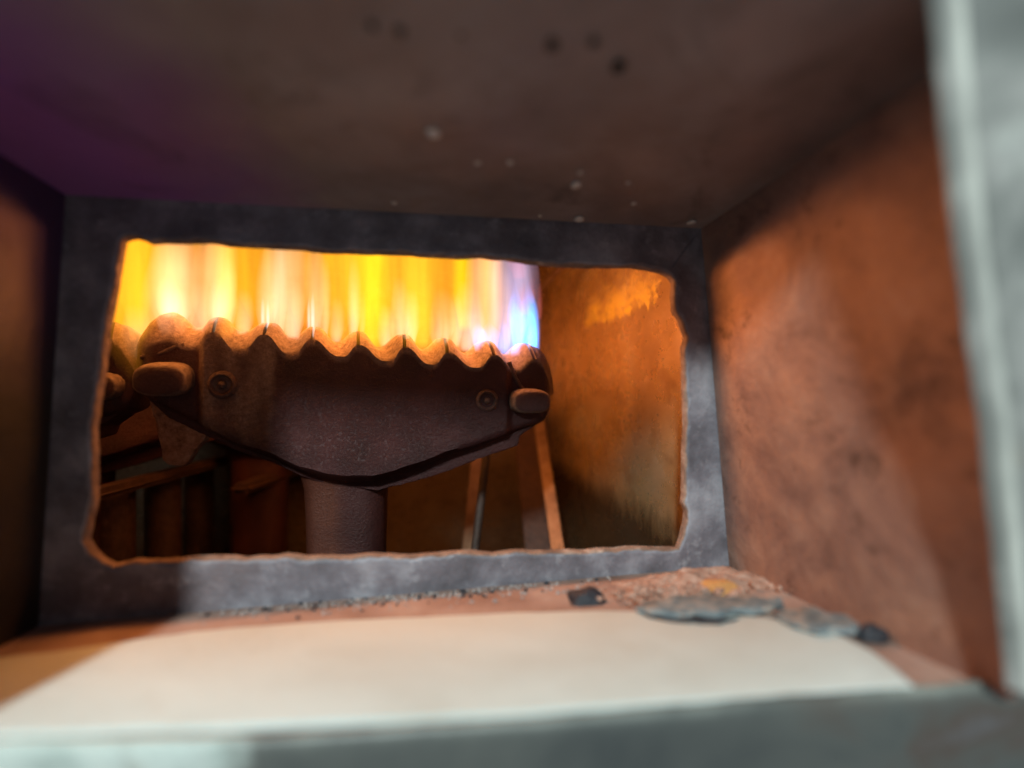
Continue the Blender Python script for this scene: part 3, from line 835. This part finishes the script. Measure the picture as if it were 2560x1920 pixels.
for u, a, b, w in ((1322, 890, 715, 44), (1308, 885, 745, 40), (1230, 885, 800, 60), (1292, 890, 690, 40), (1332, 885, 730, 30), (1326, 890, 690, 50)):
    tongue('blue', u, a, b, w, .012, .010)
for u, a, b, w in ((1200, 880, 800, 46), (1262, 888, 790, 40), (1288, 892, 720, 46)): tongue('blue', u, a, b, w, .009, .008)
for u, a, b, w in ((1190, 885, 760, 60), (1250, 890, 740, 70), (1170, 880, 700, 80), (1290, 890, 600, 70)): tongue('lilac', u, a, b, w, .014, .012)
tongue('rose', 1312, 790, 700, 36, .012, .012); tongue('rose', 1350, 800, 700, 14, .02, .012); tongue('rose', 1296, 700, 560, 60, .012, .01)
tongue('peach', 1250, 890, 560, 50, .008, .012); tongue('peach', 1268, 890, 640, 26, .004, .01); tongue('amber', 565, 850, 600, 50, .0, .012)
for k, u, a, b, w in (('lilac_edge', 1336, 885, 470, 44), ('lilac_edge', 1318, 885, 520, 50), ('blue_edge', 1338, 892, 690, 30), ('blue_edge', 1330, 892, 730, 42), ('blue_edge', 1300, 892, 720, 44), ('rose', 1330, 760, 690, 26)):
    tongue(k, u, a, b, w, .013, .010)
for k in range(9):                                                 # a bright root over every port
    ru, rv = teeth_r[k]
    for dx in (-9, 10): tongue('white', ru+dx+random.uniform(-4, 4), rv+14, rv-random.uniform(60, 130), random.uniform(18, 30), random.uniform(.004, .014), .008)
fl2 = thing('flame', 'yellow flames of the burner at the left edge of the opening', 'flame', Matrix.Translation(bcopies[0].matrix_world.translation-BF.o)@BF.m(), FG)
fl3 = thing('flame', 'flames of the second row glowing behind the main burner', 'flame', Matrix.Translation(bcopies[1].matrix_world.translation-BF.o)@BF.m(), FG)
for p in (fl2, fl3):
    for j in range(7):
        tongue(('amber', 'peach')[j % 2], 420+j*150, 850+j*6, 470, 170, .012, .018, parent=p)
# the light the flames give
FS = .23
FC = (1.0, .33, .075)
for i, (u, v, t, p, r) in enumerate(((430, 715, .004, .30, .010), (640, 735, .016, .36, .010), (850, 745, .004, .42, .010), (1050, 755, .016, .62, .010), (1230, 765, .010, .70, .008))):
    s, z = BF.px(u, v, t); lamp('flame_light', 'POINT', BF.w(s, t, z), p*FS, FC, r)
for (s, t, z, p) in ((-.20, .012, .055, .45), (-.10, .012, .085, .5), (.02, .012, .085, .5), (-.13, .080, .05, .3), (-.03, .08, .05, .3), (-.06, -.012, .075, .25)):
    lamp('flame_light', 'POINT', BF.w(s, t, z), p*FS, FC, .012)

# ------------------------------------------------------------------ loose scale and grit on the duct floor
def flake(name, pts, h0, th, mat, label, cat, group=None, jit=.0006):
    P = [onfloor(u, v, h0+th) for u, v in pts]
    P = resample(P, .0022)
    o = extrude_outline(P, FLP.n*-th, name, mat, None, .0005, jit); return tag(o, label, cat, group)
FGp = 'scale flakes on the duct floor'
def lump(name, u, v, rad, sq, mat, label, cat, group=None, h=0.0, seed=0):
    c = onfloor(u, v, h)
    bm = bmesh.new(); bmesh.ops.create_icosphere(bm, subdivisions=3, radius=1.0)
    for q in bm.verts:
        d = q.co.copy(); k = 1+.28*mn.noise(d*1.3+Vector((seed, 0, 0)))+.12*mn.noise(d*3.1+Vector((seed, 5, 0)))
        q.co = Vector((d.x*rad*sq[0], d.y*rad*sq[1], max(-.1, d.z)*rad*sq[2]))*k+c
    o = bm_obj(name, bm, mat); autosmooth(o, 30); return tag(o, label, cat, group)
flake('scale_flake', [(1588,1520),(1612,1503),(1655,1498),(1690,1487),(1742,1489),(1765,1482),(1822,1492),(1868,1486),(1905,1493),(1948,1489),(1962,1503),(1935,1516),(1884,1522),(1842,1520),(1800,1531),(1738,1528),(1690,1534),(1640,1526)], .0021, .0018, SLATE, 'large blue grey scale flake lying along the back of the pale board', 'scale flake', FGp, .0009)
flake('scale_flake', [(1938,1534),(1952,1518),(1990,1520),(2030,1512),(2068,1530),(2112,1536),(2148,1560),(2128,1574),(2082,1566),(2040,1574),(1985,1558)], .0022, .0017, SLATE, 'smaller grey flake nearest the rusty right wall, overlapping the board edge', 'scale flake', FGp, .0009)
flake('scale_flake', [(1600,1530),(1700,1536),(1790,1545),(1850,1543),(1800,1556),(1690,1552),(1620,1540)], .0020, .0007, COAL, 'thin black flake tucked under the large blue grey one', 'scale flake', FGp, .0004)
lump('clinker', 1468, 1502, .0056, (1.15, .8, .72), COAL, 'black angular clinker lump at the foot of the plate', 'clinker', None, 0, 3)
lump('clinker', 2178, 1592, .0034, (1.1, .8, .9), COAL, 'small black lump beside the grey flake against the right wall', 'clinker', None, .001, 8)
def heap(name, u, v, wa, wb, hh, mat, label, cat):
    c = onfloor(u, v); ex = (BR-BL).normalized(); ey = AX; vs, fs = [], []; n = 56
    for j in range(n+1):
        for i in range(n+1):
            a, b = 2*i/n-1, 2*j/n-1; q = Vector((a*3, b*3, .3)); rr = math.hypot(a, b)*(1+.35*mn.noise(q))
            k = smooth(max(0, min(1, 1-rr)))
            h = k*hh*(1+.5*mn.noise(q*2.2))+(.0006*mn.noise(q*3)+.0003*mn.noise(q*8))*min(1, k*5)-.0004
            vs.append(c+ex*(a*wa)+ey*(b*wb)+FLP.n*h)
    for j in range(n):
        for i in range(n): k = j*(n+1)+i; fs.append((k, k+1, k+n+2, k+n+1))
    o = mesh_obj(name, vs, fs, mat, None, True); return tag(o, label, cat)
heap('rust_heap', 1752, 1460, .037, .0165, .0046, RUST, 'pinkish heap of crumbled rust in the back right corner', 'rust heap')
lump('rust_lump', 1795, 1478, .0052, (1.4, .7, .7), RUSTO, 'bright orange rust lump in front of the pinkish heap', 'rust lump', None, .001, 5)
def crumbs(name, fn, n, r0, r1, mat, label):
    bm = bmesh.new()
    for _ in range(n):
        p = fn(); r = random.uniform(r0, r1)
        ret = bmesh.ops.create_icosphere(bm, subdivisions=1, radius=r)
        sx, sy, sz = random.uniform(.7, 1.4), random.uniform(.7, 1.4), random.uniform(.5, 1)
        for v in ret['verts']: v.co = Vector((v.co.x*sx, v.co.y*sy, v.co.z*sz))*random.uniform(.8, 1.15)+p
    o = bm_obj(name, bm, mat); return tag(o, label, name, None, 'stuff')
def g1():
    u = random.uniform(430, 1600)*.6+.4*random.choice((620, 760, 900, 1080, 1250, 1420, 1540))+random.gauss(0, 30); v0 = 1564+(u-98)*(1414-1564)/(1822-98)
    return onfloor(u, v0+abs(random.gauss(0, 13))+3, .0002)
crumbs('grit', g1, 230, .0002, .00085, GRIT, 'fine greyish grit scattered along the foot of the plate')
crumbs('grit', g1, 60, .0003, .0009, COAL, 'sparse black specks among the grit along the plate foot')
def g2(): return onfloor(random.gauss(1720, 85), random.gauss(1478, 14), .0012+random.random()*.002)
crumbs('rust_crumb', g2, 220, .0004, .0014, RUST, 'loose rust crumbs around the heap in the corner')
# ------------------------------------------------------------------ flecks and blisters on the duct ceiling (parts of it)
def blob(name, u, v, w, mat, parent, flat=.35):
    c = CEP.hit(u, v, .0003); r = w*c.y/FPX/2
    bm = bmesh.new(); bmesh.ops.create_icosphere(bm, subdivisions=2, radius=1)
    for q in bm.verts:
        k = 1+.25*mn.noise(q.co*1.5+Vector((u, v, 0))); q.co = Vector((q.co.x*r*k, q.co.y*r*1.5*k, q.co.z*r*flat))+c
    return bm_obj(name, bm, mat, parent, True)
for u, v, w in ((1083,333,36),(1440,463,28),(1275,407,18),(1194,408,16),(1448,548,26),(1350,540,10),(1450,432,14),(1570,458,12),(1585,509,14),(1728,556,22),(985,508,14)):
    blob('fleck', u, v, w, FLECK, ceil)
for u, v, w in ((1380,115,34),(1485,108,26),(1545,170,36),(1000,80,28),(930,66,22),(1152,90,18)):
    blob('blister', u, v, w, PITM, ceil, .25)
